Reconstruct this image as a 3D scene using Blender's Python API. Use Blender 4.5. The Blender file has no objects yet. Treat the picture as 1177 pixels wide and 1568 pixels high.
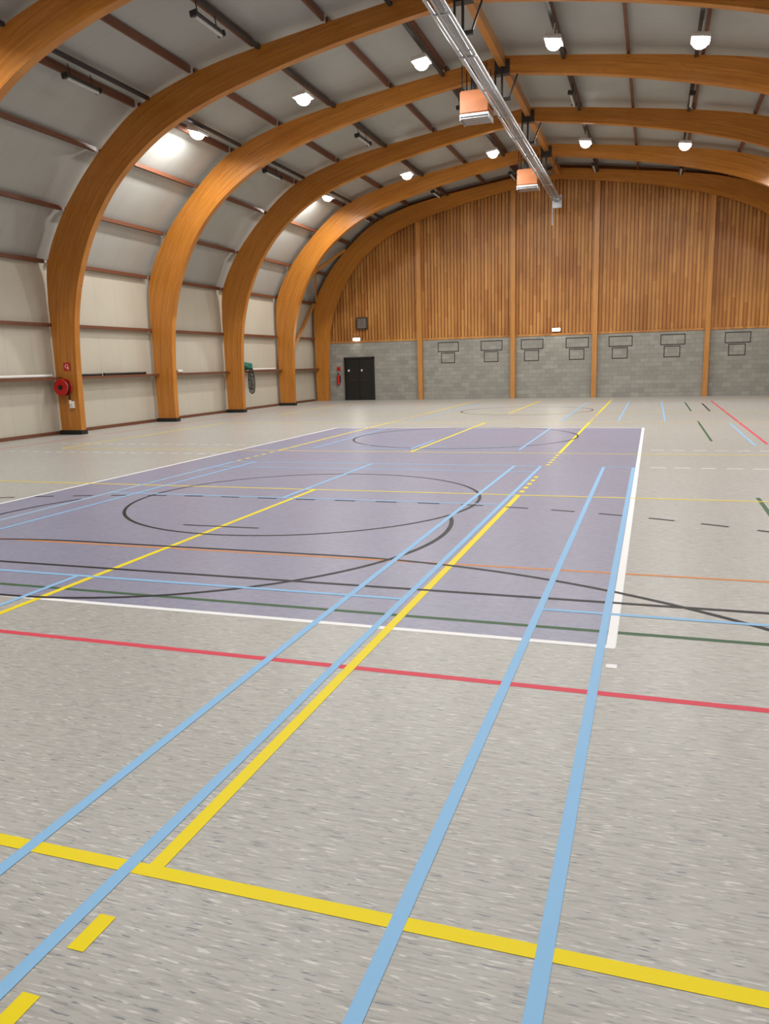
import bpy, bmesh, math, random
from mathutils import Vector, Matrix
random.seed(7)
S=bpy.context.scene
try:
    S.view_settings.view_transform='Standard'
except Exception as e: print(e)
H=1.85
XC=-4.44
def lin(c):
    c=c/255.0
    return c/12.92 if c<=0.04045 else ((c+0.055)/1.055)**2.4
def rgb(r,g,b): return (lin(r),lin(g),lin(b),1)

# ---------------- materials ----------------
def mat(name,col,rough=.5,metal=0,emit=0,spec=.5):
    m=bpy.data.materials.new(name); m.use_nodes=True
    b=m.node_tree.nodes['Principled BSDF']
    b.inputs['Base Color'].default_value=col
    b.inputs['Roughness'].default_value=rough
    b.inputs['Metallic'].default_value=metal
    b.inputs['Specular IOR Level'].default_value=spec
    if emit:
        b.inputs['Emission Color'].default_value=(1,.98,.94,1)
        b.inputs['Emission Strength'].default_value=emit
    nt=m.node_tree
    tc=nt.nodes.new('ShaderNodeTexCoord'); nz=nt.nodes.new('ShaderNodeTexNoise')
    nz.inputs['Scale'].default_value=6
    nt.links.new(tc.outputs['Object'],nz.inputs['Vector'])
    mp=nt.nodes.new('ShaderNodeMapRange'); mp.inputs[3].default_value=max(0,rough-.06); mp.inputs[4].default_value=min(1,rough+.06)
    nt.links.new(nz.outputs['Fac'],mp.inputs[0]); nt.links.new(mp.outputs[0],b.inputs['Roughness'])
    return m

class NT:
    def __init__(s,m): s.nt=m.node_tree; s.b=s.nt.nodes['Principled BSDF']
    def n(s,t,**k):
        x=s.nt.nodes.new(t)
        for a,v in k.items(): setattr(x,a,v)
        return x
    def l(s,a,b): s.nt.links.new(a,b)
    def math(s,op,a,b=None,c=None):
        x=s.n('ShaderNodeMath',operation=op)
        for i,v in enumerate((a,b,c)):
            if v is None: continue
            if isinstance(v,(int,float)): x.inputs[i].default_value=v
            else: s.l(v,x.inputs[i])
        return x.outputs[0]
    def mix(s,f,a,b):
        x=s.n('ShaderNodeMix',data_type='RGBA')
        for i,v in ((0,f),(6,a),(7,b)):
            if isinstance(v,(int,float,tuple)): x.inputs[i].default_value=v
            else: s.l(v,x.inputs[i])
        return x.outputs[2]
    def noise(s,vec,scale,detail=2,sc=(1,1,1),loc=(0,0,0),rough=.5):
        mp=s.n('ShaderNodeMapping'); mp.inputs['Scale'].default_value=sc; mp.inputs['Location'].default_value=loc
        s.l(vec,mp.inputs['Vector'])
        x=s.n('ShaderNodeTexNoise'); x.inputs['Scale'].default_value=scale; x.inputs['Detail'].default_value=detail
        x.inputs['Roughness'].default_value=rough
        s.l(mp.outputs[0],x.inputs['Vector']); return x.outputs['Fac']
    def ramp(s,f,lo,hi):
        x=s.n('ShaderNodeMapRange'); x.inputs[1].default_value=lo; x.inputs[2].default_value=hi
        s.l(f,x.inputs[0]); return x.outputs[0]

def floor_mat(name,base,light,dark,blue):
    m=mat(name,base,.36,spec=.45); t=NT(m)
    tc=t.n('ShaderNodeTexCoord').outputs['Object']
    c=t.mix(t.ramp(t.noise(tc,1,3,(.5,.9,1)),.3,.7),base,tuple(x*.95 for x in base[:3])+(1,))
    c=t.mix(t.math('MULTIPLY',t.ramp(t.noise(tc,1,4,(8,70,1)),.48,.72),.6),c,dark)
    c=t.mix(t.math('MULTIPLY',t.ramp(t.noise(tc,1,3,(11,88,1),(5,17,0)),.59,.66),.75),c,light)
    c=t.mix(t.math('MULTIPLY',t.ramp(t.noise(tc,1,3,(11,90,1),(31,7,0)),.61,.69),.65),c,dark)
    c=t.mix(t.math('MULTIPLY',t.ramp(t.noise(tc,1,3,(11,88,1),(3,71,0)),.63,.68),.8),c,blue)
    t.l(c,t.b.inputs['Base Color'])
    return m
M_floor=floor_mat('vinyl_grey',rgb(182,180,174),rgb(220,218,212),rgb(136,134,129),rgb(100,108,126))
M_purp=floor_mat('vinyl_purple',rgb(148,148,172),rgb(174,174,194),rgb(116,116,142),rgb(92,94,128))

def wood_mat(name,c1,c2,c3,lam=0.045,rough=.35):
    m=mat(name,c1,rough); t=NT(m)
    uv=t.n('ShaderNodeTexCoord').outputs['UV']
    g=t.noise(uv,1,4,(1.2,26,1))
    c=t.mix(t.ramp(g,.3,.7),c1,c2)
    sep=t.n('ShaderNodeSeparateXYZ'); t.l(uv,sep.inputs[0])
    lamid=t.math('FLOOR',t.math('DIVIDE',sep.outputs[1],lam))
    ux=t.math('ADD',t.math('MULTIPLY',sep.outputs[0],.3),t.math('MULTIPLY',lamid,7.31))
    wn=t.n('ShaderNodeTexWhiteNoise',noise_dimensions='1D'); t.l(t.math('FLOOR',ux),wn.inputs['W'])
    c=t.mix(t.math('MULTIPLY',wn.outputs['Value'],.35),c,c3)
    fr=t.math('FRACT',t.math('DIVIDE',sep.outputs[1],lam))
    c=t.mix(t.math('MULTIPLY',t.math('LESS_THAN',fr,.09),.35),c,c3)
    k=t.ramp(t.noise(uv,1,1,(3,14,1),(9,3,0)),.70,.76)
    c=t.mix(t.math('MULTIPLY',k,.5),c,c3)
    t.l(c,t.b.inputs['Base Color'])
    return m
M_glulam=wood_mat('glulam_varnished',rgb(210,141,58),rgb(188,117,40),rgb(140,80,24))
M_gcol=wood_mat('wood_post',rgb(214,154,86),rgb(194,132,64),rgb(160,100,42))

def batten_mat():
    m=mat('larch_battens',rgb(170,100,40),.45); t=NT(m)
    tc=t.n('ShaderNodeTexCoord').outputs['Object']
    sep=t.n('ShaderNodeSeparateXYZ'); t.l(tc,sep.inputs[0])
    idx=t.math('FLOOR',t.math('DIVIDE',sep.outputs[0],.17))
    zz=t.math('FLOOR',t.math('ADD',t.math('MULTIPLY',sep.outputs[2],.45),t.math('MULTIPLY',idx,.37)))
    wn=t.n('ShaderNodeTexWhiteNoise',noise_dimensions='2D')
    cx=t.n('ShaderNodeCombineXYZ'); t.l(idx,cx.inputs[0]); t.l(zz,cx.inputs[1]); t.l(cx.outputs[0],wn.inputs['Vector'])
    c=t.mix(wn.outputs['Value'],rgb(216,158,86),rgb(184,122,60))
    c=t.mix(t.math('MULTIPLY',t.ramp(t.noise(tc,1,4,(30,30,1.5)),.35,.7),.4),c,rgb(158,94,42))
    c=t.mix(t.math('MULTIPLY',t.ramp(t.noise(tc,1,3,(.5,.5,.4)),.42,.7),.45),c,rgb(130,76,38))
    t.l(c,t.b.inputs['Base Color']); return m
M_batten=batten_mat()
M_backing=mat('timber_backing',rgb(138,82,38),.6)

def block_mat():
    m=mat('concrete_block',rgb(150,145,135),.9); t=NT(m)
    tc=t.n('ShaderNodeTexCoord').outputs['Object']
    sep=t.n('ShaderNodeSeparateXYZ'); t.l(tc,sep.inputs[0])
    cx=t.n('ShaderNodeCombineXYZ'); t.l(sep.outputs[0],cx.inputs[0]); t.l(sep.outputs[2],cx.inputs[1])
    br=t.n('ShaderNodeTexBrick'); t.l(cx.outputs[0],br.inputs['Vector'])
    br.inputs['Scale'].default_value=1; br.inputs['Brick Width'].default_value=.40; br.inputs['Row Height'].default_value=.20
    br.inputs['Mortar Size'].default_value=.007; br.inputs['Mortar Smooth'].default_value=.3
    br.inputs['Color1'].default_value=rgb(164,162,154); br.inputs['Color2'].default_value=rgb(146,145,137)
    br.inputs['Mortar'].default_value=rgb(132,130,123)
    c=t.mix(t.math('MULTIPLY',t.ramp(t.noise(tc,2,4),.4,.75),.35),br.outputs['Color'],rgb(120,119,113))
    c=t.mix(t.math('MULTIPLY',t.ramp(t.noise(tc,40,2),.5,.7),.2),c,rgb(190,187,179))
    t.l(c,t.b.inputs['Base Color'])
    bp=t.n('ShaderNodeBump'); bp.inputs['Strength'].default_value=.3; bp.inputs['Distance'].default_value=.008
    t.l(t.math('SUBTRACT',1.0,br.outputs['Fac']),bp.inputs['Height']); t.l(bp.outputs[0],t.b.inputs['Normal'])
    return m
M_block=block_mat()

def panel_mat(name,base,pitch=1.0):
    m=mat(name,base,.5); t=NT(m)
    tc=t.n('ShaderNodeTexCoord').outputs['Object']
    sep=t.n('ShaderNodeSeparateXYZ'); t.l(tc,sep.inputs[0])
    fr=t.math('FRACT',t.math('DIVIDE',t.math('ADD',sep.outputs[1],20.35),pitch))
    seam=t.math('LESS_THAN',fr,.022)
    c=t.mix(t.ramp(t.noise(tc,.6,3),.3,.7),base,tuple(x*.92 for x in base[:3])+(1,))
    c=t.mix(t.math('MULTIPLY',seam,.20),c,tuple(x*.45 for x in base[:3])+(1,))
    t.l(c,t.b.inputs['Base Color'])
    bp=t.n('ShaderNodeBump'); bp.inputs['Strength'].default_value=.3; bp.inputs['Distance'].default_value=.01
    t.l(t.math('SUBTRACT',1.0,seam),bp.inputs['Height']); t.l(bp.outputs[0],t.b.inputs['Normal'])
    return m
M_wall=panel_mat('wall_panel',rgb(202,196,180),1.0057)
M_ceil=panel_mat('ceiling_panel',rgb(176,176,170),1.0057)
M_purlin=mat('purlin_redbrown',rgb(112,68,46),.5)
M_black=mat('black_metal',rgb(28,27,26),.5)
M_dark=mat('dark_conduit',rgb(62,60,58),.45,.3)
M_silver=mat('galvanised',rgb(190,192,195),.4,.7)
M_white=mat('white_paint',rgb(232,230,224),.4)
M_red=mat('red_paint',rgb(195,30,24),.35)
M_orangebox=mat('orange_enamel',rgb(165,96,48),.55)
M_lens=mat('lamp_lens',(1,1,1,1),.4,emit=18)
M_lensoff=mat('lamp_lens_off',rgb(190,190,185),.4)
M_emlens=mat('emergency_lens',(1,1,.9,1),.4,emit=9)
M_green=mat('green_fabric',rgb(34,110,92),.8)
M_netm=mat('net_cord',rgb(48,48,44),.9)
M_plast=mat('grey_plastic',rgb(140,140,134),.5)

# ---------------- mesh helpers ----------------
def obj(name,bm,mats,parent=None,smooth=False,uv=False):
    bmesh.ops.recalc_face_normals(bm,faces=bm.faces[:])
    me=bpy.data.meshes.new(name); bm.to_mesh(me); bm.free()
    if not isinstance(mats,(list,tuple)): mats=[mats]
    for m in mats: me.materials.append(m)
    if smooth:
        for p in me.polygons: p.use_smooth=True
    o=bpy.data.objects.new(name,me); S.collection.objects.link(o)
    if parent: o.parent=parent
    return o
def empty(name,loc=(0,0,0)):
    o=bpy.data.objects.new(name,None); S.collection.objects.link(o); o.location=loc; o.empty_display_size=.2
    return o
def box(bm,x0,x1,y0,y1,z0,z1,mi=0,mtx=None):
    vs=[bm.verts.new(Vector(p) if mtx is None else mtx@Vector(p)) for p in
        [(x0,y0,z0),(x1,y0,z0),(x1,y1,z0),(x0,y1,z0),(x0,y0,z1),(x1,y0,z1),(x1,y1,z1),(x0,y1,z1)]]
    for f in [(0,3,2,1),(4,5,6,7),(0,1,5,4),(1,2,6,5),(2,3,7,6),(3,0,4,7)]:
        fa=bm.faces.new([vs[i] for i in f]); fa.material_index=mi
def bar(bm,p,q,w,h,mi=0):
    p=Vector(p);q=Vector(q); d=(q-p); L=d.length; d.normalize()
    up=Vector((0,0,1)) if abs(d.z)<.95 else Vector((1,0,0))
    s=d.cross(up).normalized(); u=s.cross(d)
    m=Matrix((( s.x,d.x,u.x,p.x),(s.y,d.y,u.y,p.y),(s.z,d.z,u.z,p.z),(0,0,0,1)))
    box(bm,-w/2,w/2,0,L,-h/2,h/2,mi,m)
def cyl(bm,p,q,r,seg=16,r2=None,mi=0):
    p=Vector(p);q=Vector(q); d=q-p; L=d.length
    rot=d.to_track_quat('Z','Y').to_matrix().to_4x4()
    g=bmesh.ops.create_cone(bm,cap_ends=True,segments=seg,radius1=r,radius2=r if r2 is None else r2,depth=L,
        matrix=Matrix.Translation((p+q)/2)@rot)
    for f in {f for v in g['verts'] for f in v.link_faces}: f.material_index=mi
def torus(bm,c,R,r,axis='Y',seg=28,ms=8,mi=0):
    c=Vector(c); rows=[]
    for i in range(seg):
        a=2*math.pi*i/seg; row=[]
        for j in range(ms):
            b=2*math.pi*j/ms; rr=R+r*math.cos(b); h=r*math.sin(b)
            v={'Y':(rr*math.cos(a),h,rr*math.sin(a)),'X':(h,rr*math.cos(a),rr*math.sin(a)),'Z':(rr*math.cos(a),rr*math.sin(a),h)}[axis]
            row.append(bm.verts.new(c+Vector(v)))
        rows.append(row)
    for i in range(seg):
        for j in range(ms):
            f=bm.faces.new([rows[i][j],rows[(i+1)%seg][j],rows[(i+1)%seg][(j+1)%ms],rows[i][(j+1)%ms]]); f.material_index=mi

def catmull(P,n=6):
    out=[]
    Q=[P[0]]+P+[P[-1]]
    for i in range(1,len(Q)-2):
        p0,p1,p2,p3=[Vector(a) for a in Q[i-1:i+3]]
        for k in range(n):
            t=k/n
            out.append(.5*((2*p1)+(-p0+p2)*t+(2*p0-5*p1+4*p2-p3)*t*t+(-p0+3*p1-3*p2+p3)*t**3))
    out.append(Vector(P[-1])); return out

INT=[(11.82,0),(11.80,1.5),(11.74,2.8),(11.60,3.8),(11.30,4.8),(10.72,5.95),(9.82,7.05),(8.52,8.0),(7.03,8.65),(5.27,9.14),(3.46,9.53),(1.7,9.82),(0,10.05)]
EXT=[(12.54,0),(12.56,1.5),(12.56,2.8),(12.56,4.0),(12.42,5.1),(11.68,6.4),(10.45,7.72),(9.0,8.8),(7.25,9.42),(5.42,9.78),(3.5,10.06),(1.7,10.30),(0,10.5)]
CI=catmull(INT); CE=catmull(EXT)
LIN=[(12.72,0),(12.72,5.12),(11.88,6.55),(10.52,8.0),(9.12,9.02),(7.32,9.65),(5.45,10.02),(3.5,10.32),(1.75,10.56),(0,10.76)]
AY=[19.68+5.03*k for k in range(-5,4)]
GY=39.55
YB=-5.9

def make_arch(name,yc,t=.22,parent=None):
    bm=bmesh.new(); uvl=bm.loops.layers.uv.new('UVMap')
    pi=[Vector((XC-p.x,p.y)) for p in CI]+[Vector((XC+p.x,p.y)) for p in reversed(CI[:-1])]
    pe=[Vector((XC-p.x,p.y)) for p in CE]+[Vector((XC+p.x,p.y)) for p in reversed(CE[:-1])]
    n=len(pi); L=[0]
    for i in range(1,n): L.append(L[-1]+((pi[i]+pe[i])/2-(pi[i-1]+pe[i-1])/2).length)
    V=[]
    for i in range(n):
        V.append([bm.verts.new((pi[i].x,yc-t/2,pi[i].y)),bm.verts.new((pe[i].x,yc-t/2,pe[i].y)),
                  bm.verts.new((pe[i].x,yc+t/2,pe[i].y)),bm.verts.new((pi[i].x,yc+t/2,pi[i].y))])
    D=[(pe[i]-pi[i]).length for i in range(n)]
    off=random.random()*50
    def quad(a,b,c,d,uvs):
        f=bm.faces.new((a,b,c,d))
        for l,u in zip(f.loops,uvs): l[uvl].uv=u
    for i in range(n-1):
        u0,u1=L[i]+off,L[i+1]+off
        quad(V[i][0],V[i][1],V[i+1][1],V[i+1][0],[(u0,0),(u0,D[i]),(u1,D[i+1]),(u1,0)])
        quad(V[i][3],V[i][2],V[i+1][2],V[i+1][3],[(u0,0),(u0,D[i]),(u1,D[i+1]),(u1,0)])
        quad(V[i][0],V[i][3],V[i+1][3],V[i+1][0],[(u0,.004),(u0,.04),(u1,.04),(u1,.004)])
        quad(V[i][1],V[i][2],V[i+1][2],V[i+1][1],[(u0,.004),(u0,.04),(u1,.04),(u1,.004)])
    bm.faces.new(V[0]); bm.faces.new(V[-1])
    o=obj(name,bm,M_glulam)
    if parent: o.parent=parent
    return o

for k,y in enumerate(AY):
    e=empty('glulam_arch')
    make_arch('arch_rib',y,parent=e)
    bm=bmesh.new()
    for sg in (-1,1):
        xa,xb=sorted((XC+sg*11.79,XC+sg*12.58))
        box(bm,xa,xb,y-.14,y+.14,0,.13)
    obj('steel_shoe',bm,M_black,e)
    bm=bmesh.new()
    box(bm,XC-.22,XC+.22,y-.125,y+.125,10.02,10.4)
    box(bm,XC-.03,XC+.03,y-.16,y-.11,9.28,10.3)
    box(bm,XC-.22,XC-.17,y-.16,y-.11,9.28,10.1)
    box(bm,XC-.25,XC+.25,y-.18,y-.09,9.28,9.36)
    bar(bm,(XC+.2,y-.14,9.32),(XC+.45,y-.14,9.95),.04,.04)
    obj('ridge_bracket',bm,M_dark,e)
make_arch('gable_arch',GY-.41,.14)

# ---------------- shell ----------------
bm=bmesh.new(); box(bm,XC-12.9,XC+12.9,YB-.1,39.9,-.2,0); floor=obj('floor',bm,M_floor)
def slab(name,pts,m,y0=YB,y1=39.7):
    bm=bmesh.new()
    n=len(pts); A=[bm.verts.new((x,y0,z)) for x,z in pts]; B=[bm.verts.new((x,y1,z)) for x,z in pts]
    for i in range(n-1): bm.faces.new((A[i],A[i+1],B[i+1],B[i]))
    return obj(name,bm,m)
slab('wall_left',[(XC-12.72,0),(XC-12.72,5.12)],M_wall)
slab('wall_right',[(XC+12.72,0),(XC+12.72,5.12)],M_wall)
slab('ceiling',[(XC-s,z) for s,z in LIN[1:]]+[(XC+s,z) for s,z in reversed(LIN[1:-1])],M_ceil)
def gable(name,y,m):
    bm=bmesh.new()
    pts=[(XC-s,z) for s,z in LIN]+[(XC+s,z) for s,z in reversed(LIN[:-1])]
    bm.faces.new([bm.verts.new((x,y,z)) for x,z in pts]); return obj(name,bm,m)
gable('wall_far',39.68,M_backing); gable('wall_back',YB,M_wall)
bm=bmesh.new(); box(bm,XC-12.7,XC+12.7,39.5,39.66,0,3.02); obj('block_wall_far',bm,M_block)
def ztop(x,prof=None):
    s=abs(x-XC)
    P=CE
    for i in range(len(P)-1):
        a,b=P[i],P[i+1]
        if b.x<=s<=a.x and a.x>b.x: return a.y+(b.y-a.y)*(a.x-s)/(a.x-b.x)
    return 3.1
bm=bmesh.new()
x=math.floor((XC-12.4)/.17)*.17
while x<XC+12.4:
    if abs(x+.085-XC)<12.4:
        zt=min(ztop(x),ztop(x+.11),)-.1
        if zt>3.3:
            box(bm,x+.02,x+.13,39.535,39.60,3.03,zt)
            box(bm,x-.03,x+.02,39.60,39.64,3.03,zt-.02)
    x+=.17
obj('timber_cladding_far',bm,M_batten)
for i,px in enumerate((-11.29,-6.56,-2.68,2.27,5.9)):
    bm=bmesh.new(); uvl=bm.loops.layers.uv.new('UVMap')
    zt=ztop(px)-.1
    box(bm,px-.11,px+.11,39.26,39.49,0,zt)
    for f in bm.faces:
        for l in f.loops: l[uvl].uv=(l.vert.co.z+i*9,(l.vert.co.x+l.vert.co.y)%5)
    obj('gable_post',bm,M_gcol)
bm=bmesh.new(); box(bm,XC-12.3,XC+12.3,39.47,39.5,2.98,3.08); obj('trim_cladding_base',bm,M_batten)

# purlins / rails
bm=bmesh.new()
ys=[YB+.02]+AY+[GY-.34]
for i in range(len(ys)-1):
    a,b=ys[i]+.115,ys[i+1]-.115
    if b-a<.5: continue
    for sg in (-1,1):
        for j,(s,z) in enumerate(LIN[1:-1]):
            if j==0: s,z=s-.12,z-.05
            else:
                p0=Vector(LIN[j]);p1=Vector(LIN[j+2]); d=(p1-p0).normalized(); nrm=Vector((d.y,-d.x))
                if nrm.x>0 or nrm.y>0: nrm=-nrm
                s,z=s+nrm.x*.12,z+nrm.y*.12
            ww,hh=(.11,.11) if j<3 else (.07,.18)
            box(bm,XC+sg*s-ww/2,XC+sg*s+ww/2,a,b,z-hh/2,z+hh/2)
        box(bm,XC+sg*12.60-.08,XC+sg*12.60+.08,a,b,3.2,3.30)
        xa,xb=sorted((XC+sg*12.70,XC+sg*12.36)); box(bm,xa,xb,a,b,1.64,1.72)
obj('roof_purlins',bm,M_purlin)
bm=bmesh.new()
for i in range(len(ys)-1):
    a,b=ys[i]+.13,ys[i+1]-.13
    if b-a>.5: box(bm,XC-.09,XC+.09,a,b,10.2,10.5)
obj('ridge_purlin',bm,M_gcol)
bm=bmesh.new()
for sg in (-1,1):
    xa,xb=sorted((XC+sg*12.70,XC+sg*12.64)); box(bm,xa,xb,YB,39.0,0,.10)
obj('baseboard_side',bm,M_purlin)
bm=bmesh.new()
for sg in (-1,1):
    bar(bm,(XC+sg*12.45,34.98,1.75),(XC+sg*12.45,38.9,5.0),.1,.16)
    bar(bm,(XC+sg*12.3,38.9,5.2),(XC+sg*10.6,35.0,7.6),.1,.14)
    bar(bm,(XC+sg*12.3,34.98,5.2),(XC+sg*10.6,38.9,7.6),.1,.14)
obj('diagonal_braces',bm,M_gcol)

# conduits between the arches
bm=bmesh.new()
for sg in (-1,1):
    for s,z in ((8.6,8.98),(5.25,9.76),(1.75,10.2)):
        for i in range(len(ys)-1):
            a,b=ys[i]+.13,ys[i+1]-.13
            if b-a<.5: continue
            box(bm,XC+sg*s-.05,XC+sg*s+.05,a,b,z-.03,z+.05)
obj('lighting_trunking',bm,M_dark)

# ---------------- lamps ----------------
def lamp(x,y,z,tilt,on,pw=100):
    e=empty('high_bay_lamp' if on else 'strip_lamp',(x,y,z))
    e.rotation_euler=(0,tilt,0)
    bm=bmesh.new()
    if on:
        box(bm,-.22,.22,-.29,.29,0,.06)
        for k in range(6): box(bm,-.2,.2,-.26+k*.1,-.24+k*.1,.06,.11)
        cyl(bm,(0,-.22,.1),(0,-.22,.36),.012,6); cyl(bm,(0,.22,.1),(0,.22,.36),.012,6)
        obj('housing',bm,M_white,e)
        bm=bmesh.new(); bmesh.ops.create_uvsphere(bm,u_segments=24,v_segments=12,radius=1)
        for v in bm.verts: v.co=Vector((v.co.x*.20,v.co.y*.27,(v.co.z*.18 if v.co.z<0 else 0)-.002))
        obj('lens',bm,M_lens,e,True)
        ld=bpy.data.lights.new('lamp_light','AREA'); ld.shape='ELLIPSE'; ld.size=.32; ld.size_y=.42
        ld.energy=pw; ld.color=(1,.99,.965)
        lo=bpy.data.objects.new('lamp_light',ld); S.collection.objects.link(lo); lo.parent=e; lo.location=(0,0,-.19)
    else:
        box(bm,-.07,.07,-.6,.6,0,.07)
        box(bm,-.09,.09,-.62,-.56,-.03,.09); box(bm,-.09,.09,.56,.62,-.03,.09)
        cyl(bm,(0,-.4,.05),(0,-.4,.35),.012,6); cyl(bm,(0,.4,.05),(0,.4,.35),.012,6)
        obj('housing',bm,M_dark,e)
        bm=bmesh.new(); cyl(bm,(0,-.56,-.02),(0,.56,-.02),.04,10); obj('tube',bm,M_lensoff,e)
for y,pw in ((2.1,120),(12.2,150),(22.2,220),(32.3,225)):
    for s,z in ((1.75,9.79),(5.25,9.33),(8.75,8.80)):
        for sg in (-1,1): lamp(XC+sg*s,y,z,(.15*sg if s<8 else -.28*sg),True,pw)
for y in (7.1,17.1,27.2,36.9):
    for s,z in ((1.75,9.85),(5.25,9.40),(8.75,8.62)):
        for sg in (-1,1): lamp(XC+sg*s,y,z,.18*sg,False)

# ---------------- ceiling rail ----------------
bm=bmesh.new()
zr=9.02
for dx in (-.17,.17): cyl(bm,(XC+dx,-5,zr),(XC+dx,38.6,zr),.045,14)
box(bm,XC-.05,XC+.05,-5,38.6,zr+.08,zr+.22)
cyl(bm,(XC-.02,-5,zr-.04),(XC-.02,38.6,zr-.04),.03,12)
y=-5
while y<38.5:
    box(bm,XC-.2,XC+.2,y-.03,y+.03,zr-.07,zr-.03)
    bar(bm,(XC-.17,y,zr),(XC,y,zr+.16),.03,.03); bar(bm,(XC+.17,y,zr),(XC,y,zr+.16),.03,.03)
    y+=2.5
box(bm,XC-.22,XC+.22,38.6,38.72,zr-.35,zr+.2)
cyl(bm,(XC-.2,38.55,zr-.3),(XC-.2,38.55,zr-1.1),.03,8)
obj('ceiling_track',bm,M_silver,smooth=False)
for y in (24.1,34.2):
    e=empty('unit_heater',(XC-.65,y,9.02))
    bm=bmesh.new(); box(bm,-.42,.42,-.35,.35,-.2,.42)
    bmesh.ops.bevel(bm,geom=bm.edges[:],offset=.03,segments=2,affect='EDGES'); obj('casing',bm,M_orangebox,e)
    bm=bmesh.new()
    box(bm,-.42,.42,-.36,.36,-.27,-.21)
    for k in range(5): bar(bm,(-.38,-.3+k*.15,-.32),(.38,-.3+k*.15,-.32),.1,.015)
    box(bm,-.42,-.4,-.35,.35,-.36,-.27); box(bm,.4,.42,-.35,.35,-.36,-.27)
    obj('louvre',bm,M_silver,e)
    bm=bmesh.new()
    for a in (-.35,.35):
        for b in (-.3,.3): cyl(bm,(a,b,.4),(a,b,1.1),.015,6)
    obj('hangers',bm,M_black,e)
    bm=bmesh.new(); cyl(bm,(-.1,.1,.4),(-.1,.1,1.4),.09,14); obj('flue',bm,M_dark,e)

# ---------------- floor markings ----------------
marks=empty('court_markings')
LAY={'red':0,'green':1,'orange':2,'white':3,'yellow':4,'black':5,'blue':6}
COL={'red':rgb(222,62,84),'green':rgb(52,94,54),'orange':rgb(216,140,76),'white':rgb(250,250,250),'yellow':rgb(246,222,10),'black':rgb(18,17,20),'blue':rgb(144,194,236)}
BM={k:bmesh.new() for k in LAY}
CNT={k:0 for k in LAY}
def ribbon(col,pts,w=.055):
    bm=BM[col]; CNT[col]+=1
    z=.0007+LAY[col]*.00025+(CNT[col]%20)*.00001
    pts=[Vector((p[0],p[1],0)) for p in pts]; n=len(pts); A=[];B=[]
    for i in range(n):
        d=(pts[min(i+1,n-1)]-pts[max(i-1,0)]).normalized(); s=Vector((-d.y,d.x,0))*w/2
        A.append(bm.verts.new(pts[i]+s+Vector((0,0,z)))); B.append(bm.verts.new(pts[i]-s+Vector((0,0,z))))
    for i in range(n-1): bm.faces.new((A[i],B[i],B[i+1],A[i+1]))
def dashed(col,pts,w,on,off):
    pts=[Vector(p) for p in pts]; L=[0]
    for i in range(1,len(pts)): L.append(L[-1]+(pts[i]-pts[i-1]).length)
    def at(s):
        for i in range(1,len(L)):
            if s<=L[i]: return pts[i-1].lerp(pts[i],(s-L[i-1])/(L[i]-L[i-1]))
        return pts[-1]
    s=0
    while s<L[-1]:
        e=min(s+on,L[-1])
        if e-s>.03: ribbon(col,[at(s),at((s+e)/2),at(e)],w)
        s+=on+off
def Y(col,x,y0,y1,w=.055): ribbon(col,[(x*H,y0*H),(x*H,y1*H)],w)
def Xl(col,y,x0,x1,w=.055): ribbon(col,[(x0*H,y*H),(x1*H,y*H)],w)
def arc(cx,cy,r,a0,a1,n=64): return [((cx+r*math.cos(math.radians(a0+(a1-a0)*i/n)))*H,(cy+r*math.sin(math.radians(a0+(a1-a0)*i/n)))*H) for i in range(n+1)]
x0,x1,y0,y1=-4.83*H,-.108*H,2.735*H,11.87*H
bm=bmesh.new(); bm.faces.new([bm.verts.new(p) for p in ((x0,y0,.0004),(x1,y0,.0004),(x1,y1,.0004),(x0,y1,.0004))])
obj('court_surface',bm,M_purp,marks)
Y('white',-.108,2.735,11.87,.062);Y('white',-4.83,2.735,11.87,.06)
Xl('white',2.735,-4.845,-.094,.06);Xl('white',11.87,-4.845,-.094,.06)
Xl('white',2.555,-.115,-.080,.065)
# badminton (blue)
a,b=.29,7.53
for x in (-.985,-1.235,-4.03,-4.28): Y('blue',x,a,b)
Y('blue',-2.69,a,3.11);Y('blue',-2.69,5.44,b)
for yy in (a,a+.41,3.11,5.44,b-.41,b): Xl('blue',yy,-4.28,-.985,.05)
for x in (-.406,-.142,2.7,2.95): Y('blue',x,a,b)
Y('blue',1.25,a,3.11)
for yy in (a,a+.41,3.11): Xl('blue',yy,-.406,2.95,.05)
Xl('blue',b,-.406,-.142,.05); 
for x in (-1.41,-3.95): Y('blue',x,8.9,11.8,.05)
for x in (-1.41,-3.95,-.5,.2): Y('blue',x,13.2,19,.05)
Y('blue',-2.69,8.9,10,.05); Y('blue',1.1,9.5,12.8,.05)
for yy in (8.9,9.3): Xl('blue',yy,-4.5,-1.41,.04)
# volleyball (yellow)
for a,b in ((1.2,5.86),(8.6,12.9),(15.2,19.6)):
    for yy in (a,b): Xl('yellow',yy,-7.5,2.45,.065 if a<2 and yy<2 else .05)
    for x in (-7.5,-4.28,-2.6,-.93,2.45):
        Y('yellow',x,a,b,.065)
    for x in (-.93,-4.28):
        dashed('yellow',[(x*H,(a-.137)*H),(x*H,(a-1.0)*H)],.065,.17,.19)
        dashed('yellow',[(x*H,(b+.12)*H),(x*H,(b+1.0)*H)],.065,.17,.19)
Xl('red',2.325,-8.4,3.6,.06); Y('red',1.24,9.7,19,.06); Y('red',-8.4,2.325,19,.05); Xl('red',19,-8.4,1.24,.05)
Xl('green',2.895,-8.0,.74,.055); Y('green',.73,2.895,6.02); Y('green',.68,10.0,13.1); Y('green',.68,15.5,18.5)
Xl('green',2.895,.74,3.6,.05)
Xl('orange',3.74,-8.3,3.6,.05); Xl('black',3.265,-8.3,3.6,.05)
g0,g1,gy=-3.22,-1.6,.54
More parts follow.
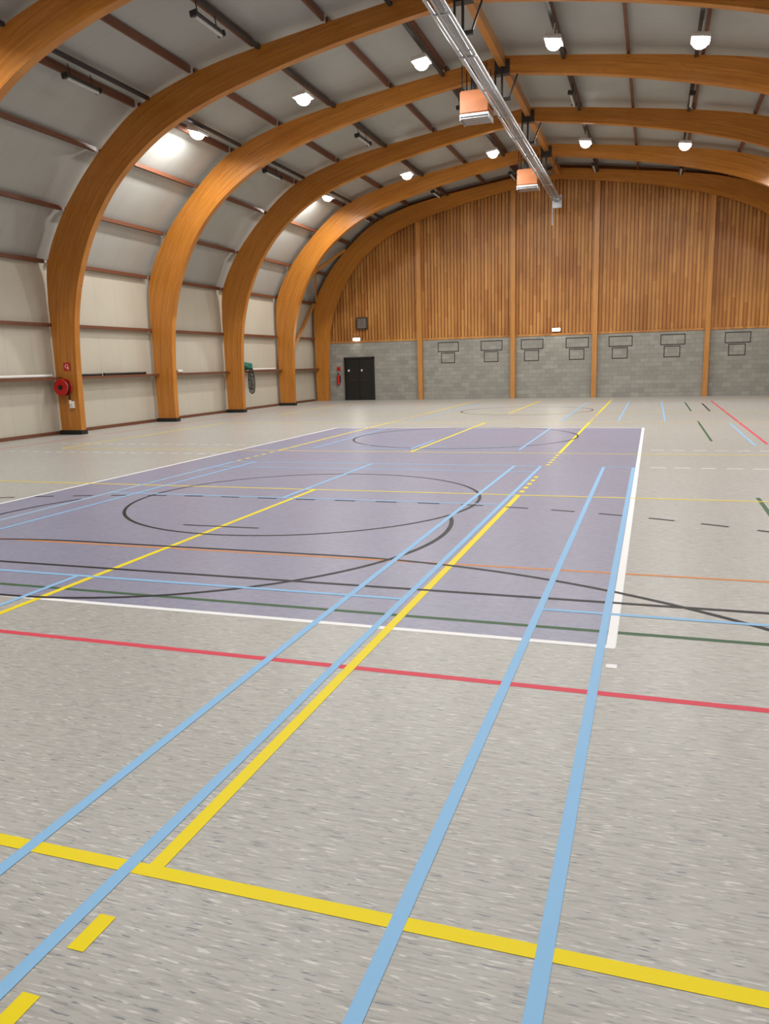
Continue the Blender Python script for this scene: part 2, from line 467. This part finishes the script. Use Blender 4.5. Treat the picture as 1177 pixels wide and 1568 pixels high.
def gl(r): return arc(g1,gy,r,0,90,40)+arc(g0,gy,r,90,180,40)
ribbon('black',gl(3.24),.05); dashed('black',gl(4.86),.055,.3,.3)
Xl('black',4.35,-2.88,-2.33,.045)
def circ(cx,cy,r,w=.055): ribbon('black',arc(cx,cy,r,0,360,96),w)
circ(-2.5,5.45,1.33,.045); ribbon('black',arc(-2.8,4.4,1.66,20,-205,90),.05)
circ(-2.4,10.45,1.5,.045); circ(-2.4,16,1.3,.045)
for yy in (7.55,9.0): dashed('white',[(.0,yy*H),(2.6*H,yy*H)],.05,.25,.15)
dashed('white',[(-8*H,8.2*H),(-4.9*H,8.2*H)],.05,.2,.15);dashed('white',[(-8*H,9.2*H),(-4.9*H,9.2*H)],.05,.2,.15)
Y('black',1.0,15.5,18);
for k in LAY: obj('marking_'+k,BM[k],mat('paint_'+k,COL[k],.5,spec=.25),marks)

# ---------------- far wall things ----------------
bm=bmesh.new()
def rect(bm,cx,w,z0,z1,t=.035,y=39.497):
    box(bm,cx-w/2,cx+w/2,y-.004,y,z0,z0+t);box(bm,cx-w/2,cx+w/2,y-.004,y,z1-t,z1)
    box(bm,cx-w/2,cx-w/2+t,y-.004,y,z0+t,z1-t);box(bm,cx+w/2-t,cx+w/2,y-.004,y,z0+t,z1-t)
for cx in (-9.87,-7.67,-5.67,-3.52,-1.53,.79,3.55,6.8):
    rect(bm,cx+.02,1.08,2.36,2.85); rect(bm,cx,.72,1.80,2.32)
obj('wall_target_markings',bm,M_black)
e=empty('door_1')
bm=bmesh.new()
x0,x1=-15.42,-13.9
box(bm,x0-.07,x0,39.38,39.5,0,2.22);box(bm,x1,x1+.07,39.38,39.5,0,2.22);box(bm,x0-.07,x1+.07,39.38,39.5,2.15,2.24)
xm=(x0+x1)/2
box(bm,x0+.01,xm-.01,39.43,39.48,.01,2.14);box(bm,xm+.01,x1-.01,39.43,39.48,.01,2.14)
obj('leaves_and_frame',bm,M_black,e)
bm=bmesh.new()
box(bm,xm-.55,xm-.07,39.39,39.42,1.02,1.06);box(bm,xm+.07,xm+.55,39.39,39.42,1.02,1.06)
box(bm,xm-.42,xm-.36,39.41,39.44,1.0,1.08); box(bm,xm+.36,xm+.42,39.41,39.44,1.0,1.08)
obj('push_bars',bm,M_dark,e)
bm=bmesh.new(); box(bm,x0+.12,x0+.22,39.42,39.43,1.5,1.6); box(bm,xm+.1,xm+.18,39.42,39.43,1.5,1.6); obj('stickers',bm,M_white,e)
def emlight(x,z):
    e=empty('emergency_light',(x,39.4,z))
    bm=bmesh.new(); box(bm,-.2,.2,0,.1,-.07,.09); bmesh.ops.bevel(bm,geom=bm.edges[:],offset=.015,segments=1,affect='EDGES'); obj('body',bm,M_white,e)
    bm=bmesh.new(); box(bm,-.18,.18,-.03,-.001,-.06,.07); obj('diffuser',bm,M_emlens,e)
    ld=bpy.data.lights.new('glow','AREA'); ld.size=.3; ld.energy=10; ld.color=(1,.97,.8)
    lo=bpy.data.objects.new('glow',ld); S.collection.objects.link(lo); lo.parent=e; lo.location=(0,-.05,0); lo.rotation_euler=(math.radians(-60),0,0)
emlight(-14.75,3.14); emlight(-4.49,3.24)
e=empty('vent_grille',(-14.44,39.45,3.95))
bm=bmesh.new(); 
box(bm,-.3,.3,-.05,.04,.26,.3);box(bm,-.3,.3,-.05,.04,-.3,-.26);box(bm,-.3,-.26,-.05,.04,-.26,.26);box(bm,.26,.3,-.05,.04,-.26,.26)
obj('frame',bm,M_dark,e)
bm=bmesh.new()
for k in range(6): bar(bm,(-.26,-.02,-.21+k*.085),(.26,-.02,-.21+k*.085),.05,.04)
for k in range(3): box(bm,-.14+k*.14-.01,-.14+k*.14+.01,-.04,-.02,-.26,.26)
obj('slats',bm,M_plast,e)
def exting(x,y,z):
    e=empty('fire_extinguisher',(x,y,z))
    bm=bmesh.new(); cyl(bm,(0,0,0),(0,0,.42),.085,18); cyl(bm,(0,0,.42),(0,0,.5),.085,18,.03); obj('cylinder',bm,M_red,e)
    bm=bmesh.new(); cyl(bm,(0,0,.5),(0,0,.56),.025,10); bar(bm,(0,-.02,.57),(0,-.14,.61),.03,.02); bar(bm,(0,-.02,.54),(0,-.13,.53),.03,.015)
    bar(bm,(.03,0,.53),(.11,-.02,.35),.02,.02); bar(bm,(.11,-.02,.36),(.11,-.02,.1),.025,.025); obj('valve_and_hose',bm,M_black,e)
    bm=bmesh.new(); box(bm,-.1,.1,.08,.102,.1,.45); obj('bracket',bm,M_dark,e)
exting(-15.85,39.4,.85)
bm=bmesh.new(); box(bm,-15.95,-15.75,39.48,39.5,1.55,1.75); obj('fire_extinguisher_sign',bm,M_red)

# hose reel on arch
yf=19.68-.115
e=empty('fire_hose_reel',(-16.66,yf,1.42))
bm=bmesh.new(); torus(bm,(0,-.04,0),.23,.025,'Y'); torus(bm,(0,-.22,0),.23,.025,'Y'); cyl(bm,(0,-.25,0),(0,0,0),.05,14)
cyl(bm,(0,-.045,0),(0,-.03,0),.22,24); cyl(bm,(0,-.235,0),(0,-.22,0),.22,24)
obj('reel',bm,M_red,e)
bm=bmesh.new()
for k in range(5): torus(bm,(0,-.07-.03*k,0),.18,.018,'Y')
cyl(bm,(0,-.27,0),(0,-.235,0),.07,16)
bar(bm,(.19,-.13,0),(.2,-.13,-.45),.035,.035); obj('hose',bm,M_black,e)
bm=bmesh.new(); bar(bm,(.2,-.13,-.38),(.2,-.13,-.5),.05,.05); box(bm,.14,.26,-.1,0,-.62,-.42) ; obj('nozzle_box',bm,M_white,e)
e=empty('fire_hose_sign',(-16.55,yf-.012,2.02))
bm=bmesh.new(); box(bm,-.12,.12,0,.01,-.12,.12); obj('plate',bm,M_red,e)
bm=bmesh.new(); torus(bm,(-.01,-.003,.01),.05,.010,'Y',20,6); box(bm,.03,.06,-.004,0,-.09,-.01); obj('pictogram',bm,M_white,e)
sx=XC-12.52; sz=1.72
def pole(name,y0,y1,r,m,dx=0,dz=0):
    bm=bmesh.new(); cyl(bm,(sx+dx,y0,sz+r+.002),(sx+dx,y1,sz+r+.002+dz),r,12)
    for a in (y0,y1): cyl(bm,(sx+dx,a-.02,sz+r+.003),(sx+dx,a+.02,sz+r+.003),r*1.08,12)
    obj(name,bm,m)
pole('net_post',14.95,19.4,.045,M_white,-.06)
pole('net_post',15.0,19.0,.045,M_white,.07)
pole('goal_bar',20.2,21.6,.035,M_black)
pole('goal_bar',21.7,23.9,.04,M_black,.05)
pole('rolled_banner',32.0,34.2,.045,M_white,-.03)
pole('hand_pump',25.3,25.9,.05,M_black)
pole('hand_pump',26.0,26.25,.06,M_white)
# green bag and a hanging ball net
e=empty('ball_net_bag',(XC-12.42,31.2,1.72))
bm=bmesh.new(); bmesh.ops.create_icosphere(bm,subdivisions=4,radius=1)
for v in bm.verts:
    v.co+=v.normal*.12*math.sin(5*v.co.x+3*v.co.y)*math.cos(4*v.co.z)
    v.co=Vector((v.co.x*.22,v.co.y*.45,.19+v.co.z*.17))
obj('green_bag',bm,M_green,e,True)
bm=bmesh.new(); rows=[]
for i in range(15):
    t=i/14; r=.05+.12*math.sin(math.pi*min(1,t*.8+.05))**.8 if t<.97 else .04
    rows.append([bm.verts.new((.22+r*.8*math.cos(a*math.pi/8+i*.2),.0+r*1.1*math.sin(a*math.pi/8+i*.2),.1-1.1*t)) for a in range(16)])
for i in range(14):
    for j in range(16): bm.faces.new([rows[i][j],rows[i][(j+1)%16],rows[i+1][(j+1)%16],rows[i+1][j]])
o=obj('net',bm,M_netm,e); md=o.modifiers.new('w','WIREFRAME'); md.thickness=.016
bm=bmesh.new()
for k,(a,b,c) in enumerate(((.22,.0,-.75),(.23,.03,-.58),(.21,-.02,-.40),(.22,.02,-.24))):
    bmesh.ops.create_icosphere(bm,subdivisions=3,radius=.095,matrix=Matrix.Translation((a,b,c)))
obj('balls',bm,M_plast,e,True)

w=bpy.data.worlds.new('World'); S.world=w; w.use_nodes=True
w.node_tree.nodes['Background'].inputs[0].default_value=(.05,.05,.06,1)
cd=bpy.data.cameras.new('camera'); co=bpy.data.objects.new('camera',cd); S.collection.objects.link(co); S.camera=co
Yw=Vector((412,238,-1203)).normalized(); Xw=Vector((3588,-129,1203)); Xw=(Xw-Yw*Xw.dot(Yw)).normalized(); Zw=Xw.cross(Yw)
co.matrix_world=Matrix(((Xw.x,Xw.y,Xw.z,0),(Yw.x,Yw.y,Yw.z,0),(Zw.x,Zw.y,Zw.z,H),(0,0,0,1)))
cd.sensor_fit='VERTICAL'; cd.sensor_height=36; cd.lens=1203/1568*36; cd.clip_end=200
